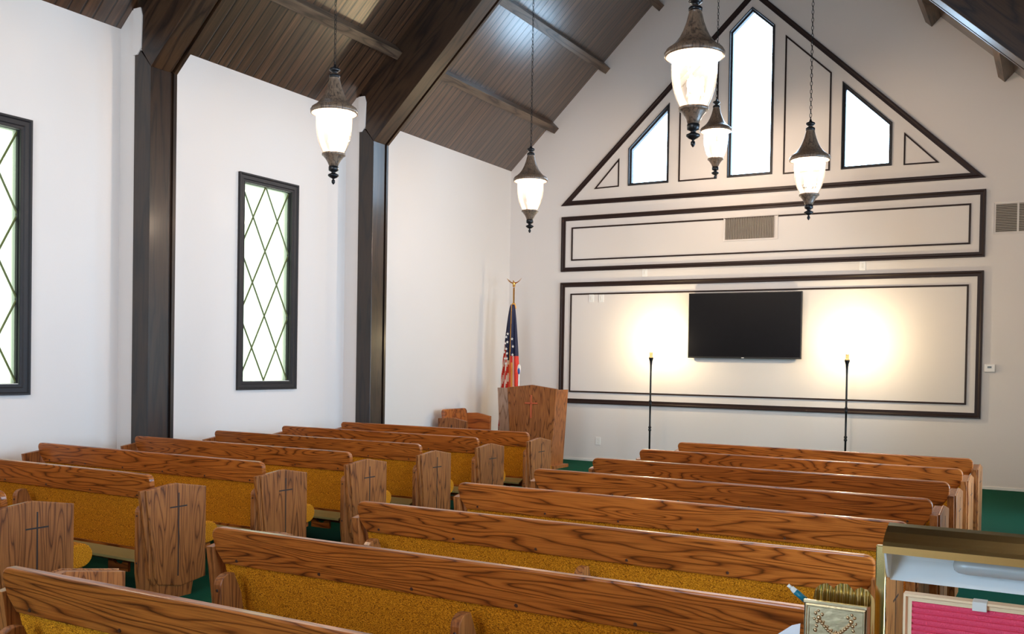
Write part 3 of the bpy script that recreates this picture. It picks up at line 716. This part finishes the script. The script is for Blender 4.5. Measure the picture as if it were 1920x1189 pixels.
# ------------------------------------------------------------------ flag on its staff
FXX, FYY = -7.765, 13.70
t = thing('flag', 'draped stars and stripes flag on an eagle-topped staff, behind the pulpit', 'flag', (FXX, FYY, 0)); t.scale = (1.02, 1.0, 1.018)
b_ = B(); lathe(b_, [(0.12, 0), (0.12, 0.03), (0.05, 0.07), (0.03, 0.12)], 28); link('base', b_, m_goldm, t, True)
b_ = B(); tube(b_, [(0, 0, 0.1), (0, 0, 2.77)], 0.014, 12); link('staff', b_, m_goldm, t, True)
b_ = B()
uvs(b_, (0, 0, 2.80), 0.024); uvs(b_, (0, 0, 2.835), 0.022, 1.0, 1.3, 1.6); uvs(b_, (0, -0.02, 2.875), 0.012)
for s_ in (-1, 1):
    for i, (dx, dz) in enumerate(((0.135, 0.105), (0.12, 0.078), (0.10, 0.055), (0.075, 0.035))):
        q = [b_.verts.new(p) for p in ((0, 0.008, 2.82), (s_*dx*0.5, 0.004, 2.835+dz*0.25), (s_*dx, 0, 2.815+dz), (s_*dx*0.55, -0.004, 2.82+dz*0.35+0.012), (0, -0.008, 2.85))]
        q2 = [b_.verts.new(v.co+Vector((0, 0.018, 0.004))) for v in q]
        b_.faces.new(q); b_.faces.new(list(reversed(q2)))
        for k in range(5): b_.faces.new((q[k], q2[k], q2[(k+1) % 5], q[(k+1) % 5]))
link('eagle_finial', b_, m_goldm, t)
b_ = B(); lathe(b_, [(0.014, 2.53), (0.028, 2.52), (0.04, 2.47), (0.045, 2.44), (0.02, 2.43)], 14); link('gathered_cord', b_, m_fringe, t, True)
# cloth: gathered cone of folds, coloured by face; width grows downwards
def flag_cloth():
    b_ = B(); NU, NV = 96, 60; zt, zb = 2.50, 0.45
    g = []
    for j in range(NV+1):
        f = j/NV; z = zt-(zt-zb)*f
        wL = 0.03+0.20*f**0.6; wR = 0.03+0.14*f**0.6
        row = []
        for i in range(NU+1):
            u = i/NU; x = -wL + (wL+wR)*u
            yy = -0.03 - 0.045*min(1, f*2)*math.sin(u*PI*7+0.6*math.sin(f*3)) - 0.05*math.sin(PI*u)
            x += 0.012*math.sin(u*PI*14)*min(1, f*2)
            row.append(b_.verts.new((x, yy, z + 0.10*f*(0.5-u)*0)))
        g.append(row)
    for j in range(NV):
        f = (j+0.5)/NV; z = zt-(zt-zb)*f
        for i in range(NU):
            u = (i+0.5)/NU
            # fold layout: left wing stripes, navy canton hanging on both sides, gold fringe down the middle fold
            fringe = abs(u-(0.60-0.10*f)) < 0.035 or (u > 0.66 and u < 0.70 and f > 0.45)
            d = f + 0.22*(1-u)*0 
            if fringe: mi = 3
            elif u < 0.60-0.10*f:
                edge = 0.46 - (0.5-u)*0.35     # canton border rises toward the fly
                if f < edge: mi = 2
                else: mi = 0 if int((f*15 + u*7)) % 2 == 0 else 1
            else:
                if f < 0.40: mi = 2
                elif u < 0.70: mi = 0
                elif u < 0.82: mi = 1
                else: mi = 0
            b_.faces.new((g[j][i], g[j][i+1], g[j+1][i+1], g[j+1][i])).material_index = mi
    return b_
bm = flag_cloth()
cl = link('cloth', bm, [m_red, m_fwhite, m_navy, m_fringe], t, True)
sol = cl.modifiers.new('thickness', 'SOLIDIFY'); sol.thickness = 0.004
b_ = B()
def star(cx_, cz_, y, r):
    vs = []
    for i in range(10):
        a = PI/2+PI*i/5; rr = r if i % 2 == 0 else r*0.42
        vs.append(b_.verts.new((cx_+rr*math.cos(a), y, cz_+rr*math.sin(a))))
    v2 = [b_.verts.new(v.co+Vector((0, 0.003, 0))) for v in vs]
    b_.faces.new(vs); b_.faces.new(list(reversed(v2)))
    for k in range(10): b_.faces.new((vs[k], v2[k], v2[(k+1) % 10], vs[(k+1) % 10]))
for sx_, sz_ in ((-0.05, 1.98), (-0.02, 2.03), (-0.07, 1.88), (-0.025, 1.90), (-0.045, 1.79), (-0.09, 1.74), (-0.03, 1.72), (-0.07, 1.64), (-0.05, 1.56), (-0.03, 1.64), (0.095, 1.83), (0.075, 1.95), (0.09, 1.70)):
    star(sx_*0.85, sz_, -0.15, 0.026)
link('stars', b_, m_star, cl)
# slim white and blue stand showing over the pulpit
t = thing('slim_stand', 'slim white and blue topped stand in front of the flag, behind the pulpit', 'stand', (-7.533, 13.50, 0))
b_ = B(); tube(b_, [(0, 0, 0.03), (0, 0, 1.42)], 0.012, 10); link('stem', b_, m_white, t)
b_ = B(); lathe(b_, [(0.028, 0), (0.028, 0.02), (0.015, 0.04)], 20); link('base', b_, m_white, t)
b_ = B(); uvs(b_, (0, 0, 1.50), 0.035, 0.9, 0.5, 2.4, 12); link('head', b_, m_white, t, True)
b_ = B(); uvs(b_, (0.004, -0.012, 1.47), 0.024, 0.9, 0.5, 2.2, 10); link('blue_patch', b_, plain('blue_plastic', (0.03, 0.09, 0.35), 0.4), t, True)

# ------------------------------------------------------------------ register stand with brass lamp hood
t = thing('register_stand', 'brass framed register stand with picture lamp hood at the lower right', 'stand', (0.0, 1.95, 0))
# hood profile in (y,z): brass outside curving down to a front lip, white reflector inside
zt = 1.302
for nm, wd in (('post', 0),):
    for s_ in (-1, 1):
        b_ = B(); box(b_, s_*0.289-0.009, s_*0.289+0.009, -0.012, 0.004, 0.96, 1.265, 0.002); link('post', b_, m_brass, t)
out_ = [(0.060, 1.300), (0.040, 1.303), (0.020, 1.300), (-0.006, 1.292), (-0.026, 1.283), (-0.034, 1.277), (-0.038, 1.270), (-0.043, 1.257)]
inn_ = [(-0.040, 1.257), (-0.035, 1.269), (-0.031, 1.275), (-0.024, 1.280), (-0.005, 1.288), (0.021, 1.296), (0.040, 1.299), (0.060, 1.296)]
b_ = B(); prism(b_, out_+inn_, 'x', -0.282, 0.282); link('lamp_hood', b_, m_brass, t, False)
b_ = B(); prism(b_, [(0.055, 1.298), (0.062, 1.298), (0.045, 1.235), (0.020, 1.198), (0.012, 1.198), (0.036, 1.237)], 'x', -0.275, 0.275); link('reflector', b_, m_refl, t)
for s_ in (-1, 1):
    b_ = B(); prism(b_, [(0.058, 1.298), (0.02, 1.2), (0.0, 1.205), (-0.02, 1.225), (-0.040, 1.256), (-0.02, 1.280), (0.02, 1.297)], 'x', s_*0.277-0.002, s_*0.277+0.002); link('hood_end', b_, m_refl, t)
b_ = B(); pts = [(-0.165, 0.001), (-0.163, 0.009), (-0.155, 0.014), (-0.14, 0.0155), (0.14, 0.0155), (0.155, 0.014), (0.163, 0.009), (0.165, 0.001)]
seg = 20; rings = []
for xx, r in pts: rings.append([b_.verts.new((xx, 0.006+r*math.cos(2*PI*i/seg), 1.240+r*math.sin(2*PI*i/seg))) for i in range(seg)])
for k in range(len(rings)-1):
    for i in range(seg): b_.faces.new((rings[k][i], rings[k][(i+1) % seg], rings[k+1][(i+1) % seg], rings[k+1][i]))
link('tube_bulb', b_, m_tube, t, True)
# desk and column below the view
b_ = B(); prism(b_, [(-0.26, 0.936), (-0.26, 0.962), (0.10, 0.962), (0.10, 0.936)], 'x', -0.45, 0.34, 0.004); link('desktop', b_, m_oak, t)
b_ = B(); box(b_, -0.10, 0.10, -0.16, 0.04, 0.04, 0.936, 0.006); link('column', b_, m_oak_v, t)
b_ = B(); box(b_, -0.26, 0.26, -0.26, 0.14, 0, 0.04, 0.006); link('foot', b_, m_oak_v, t)
# letter board
t = thing('letter_board', 'red felt letter board with pale gold frame, standing under the brass lamp hood', 'letter board', (0.0, 1.95, 0))
x0, x1, z0, z1 = -0.247, 0.247, 0.963, 1.180
b_ = B(); ring_frame(b_, rect(x0, x1, z0, z1), 0.014, 'y', 0.012, -0.014); link('frame', b_, m_pale, t)
b_ = B(); box(b_, x0+0.01, x1-0.01, 0.0, 0.010, z0+0.01, z1-0.01)
n = int((z1-z0)/0.0108)
for i in range(n):
    zc = z1-0.018-i*0.0108
    if zc < z0+0.016: break
    prism(b_, [(0.001, zc-0.0042), (-0.0045, zc-0.0028), (-0.0045, zc+0.0028), (0.001, zc+0.0042)], 'x', x0+0.012, x1-0.012)
link('felt_panel', b_, m_felt, t)
b_ = B(); box(b_, -0.13, -0.106, -0.0165, 0.0135, z1-0.0155, z1+0.0015, 0.001); link('frame_clip', b_, m_white_trim, t)

# pen box
t = thing('pen_box', 'small embossed brass box with scalloped back, left of the brass hood post', 'box', (-0.355, 1.88, 0))
W2 = 0.056; zt = 1.162
b_ = B(); prism(b_, [(-W2*0.96, 0.963), (W2*0.96, 0.963), (W2, zt), (-W2, zt)], 'y', -0.022, -0.018)
prism(b_, [(-0.022, 0.963), (0.018, 0.963), (0.018, zt-0.006), (-0.022, zt)], 'x', -W2, -W2+0.002); prism(b_, [(-0.022, 0.963), (0.018, 0.963), (0.018, zt-0.006), (-0.022, zt)], 'x', W2-0.002, W2)
box(b_, -W2*0.96, W2*0.96, -0.02, 0.018, 0.963, 0.967)
box(b_, -W2-0.0015, W2+0.0015, -0.026, -0.018, zt-0.004, zt+0.002, 0.001)
body = link('body', b_, m_brass_old, t)
b_ = B(); ring_frame(b_, rect(-W2+0.003, W2-0.003, 0.975, zt-0.007), 0.006, 'y', -0.021, -0.0265); link('border', b_, m_brass_old, body)
b_ = B()
for i in range(15):
    u = i/14; x = -0.026+0.052*u; z = 1.126-0.020*math.sin(PI*u); uvs(b_, (x, -0.023, z), 0.0034, 1, 0.7, 0.8, 8)
    if i % 2: uvs(b_, (x+0.002, -0.0235, z+0.004), 0.0022, 1, 0.7, 1, 6)
for s_ in (-1, 1):
    for (dx, dz, r) in ((0.0, 0.0, .0042), (0.006, 0.008, .003), (-0.006, 0.007, .003), (0.003, -0.008, .003), (0.004, -0.016, .0028), (0.006, -0.024, .0035), (0.001, 0.013, .0025), (0.008, -0.003, .0025)):
        uvs(b_, (s_*(0.029+dx), -0.023, 1.132+dz), r, 1, 0.7, 1.1, 8)
link('garland_relief', b_, m_brass_old, body, True)
# scalloped, fluted back plate
b_ = B(); n = 90; top = []; bot = []
for i in range(n+1):
    u = i/n; x = -W2+0.006+(2*W2)*u
    lobe = (u*3) % 1.0; 
    env = (0.030, 0.040, 0.030)[min(2, int(u*3))]
    zz = zt-0.002+0.015*abs(math.sin(PI*lobe))**0.5 + 0.017*math.sin(PI*u)**0.5
    if u < 1e-6 or u > 1-1e-6: zz = zt-0.004
    yy = 0.024+0.0025*math.cos(u*2*PI*9)
    top.append((x, yy, zz)); bot.append((x, yy, 0.963))
for dy_ in (0, 0.0015):
    for i in range(n):
        b_.faces.new([b_.verts.new((p[0], p[1]+dy_, p[2])) for p in (bot[i], bot[i+1], top[i+1], top[i])])
bmesh.ops.remove_doubles(b_, verts=b_.verts, dist=1e-5)
link('scalloped_back', b_, m_brass, t, True)
t = thing('pen', 'white and teal click pen leaning out of the brass box', 'pen', (-0.355, 1.88, 0))
a = Vector((-0.092, -0.004, 1.182)); b2 = Vector((-0.030, 0.0, 1.135)); d_ = (b2-a).normalized()
b_ = B(); tube(b_, [a+d_*0.008, a+d_*0.014, b2, b2+d_*0.05, b2+d_*0.062], [0.0036, 0.0054, 0.0058, 0.005, 0.001], 12); link('barrel', b_, m_white, t, True)
b_ = B(); tube(b_, [a, a+d_*0.009], 0.0034, 10); link('push_button', b_, m_white, t, True)
b_ = B(); tube(b_, [a+d_*0.018, a+d_*0.042], 0.0061, 12); link('grip', b_, m_teal, t, True)
b_ = B(); n_ = Vector((0.0, -0.3, 1)).normalized(); tube(b_, [a+d_*0.012+n_*0.006, a+d_*0.045+n_*0.006], 0.0012, 6); link('clip', b_, m_white, t)
t = thing('card', 'white paper card beside the brass box at the lower edge', 'paper', (-0.42, 1.85, 0))
b_ = B(); prism(b_, [(-0.065, 0.963), (-0.005, 0.963), (0.004, 1.118), (-0.012, 1.112), (-0.065, 1.07)], 'y', 0.0, 0.0015); link('sheet', b_, m_paper, t)
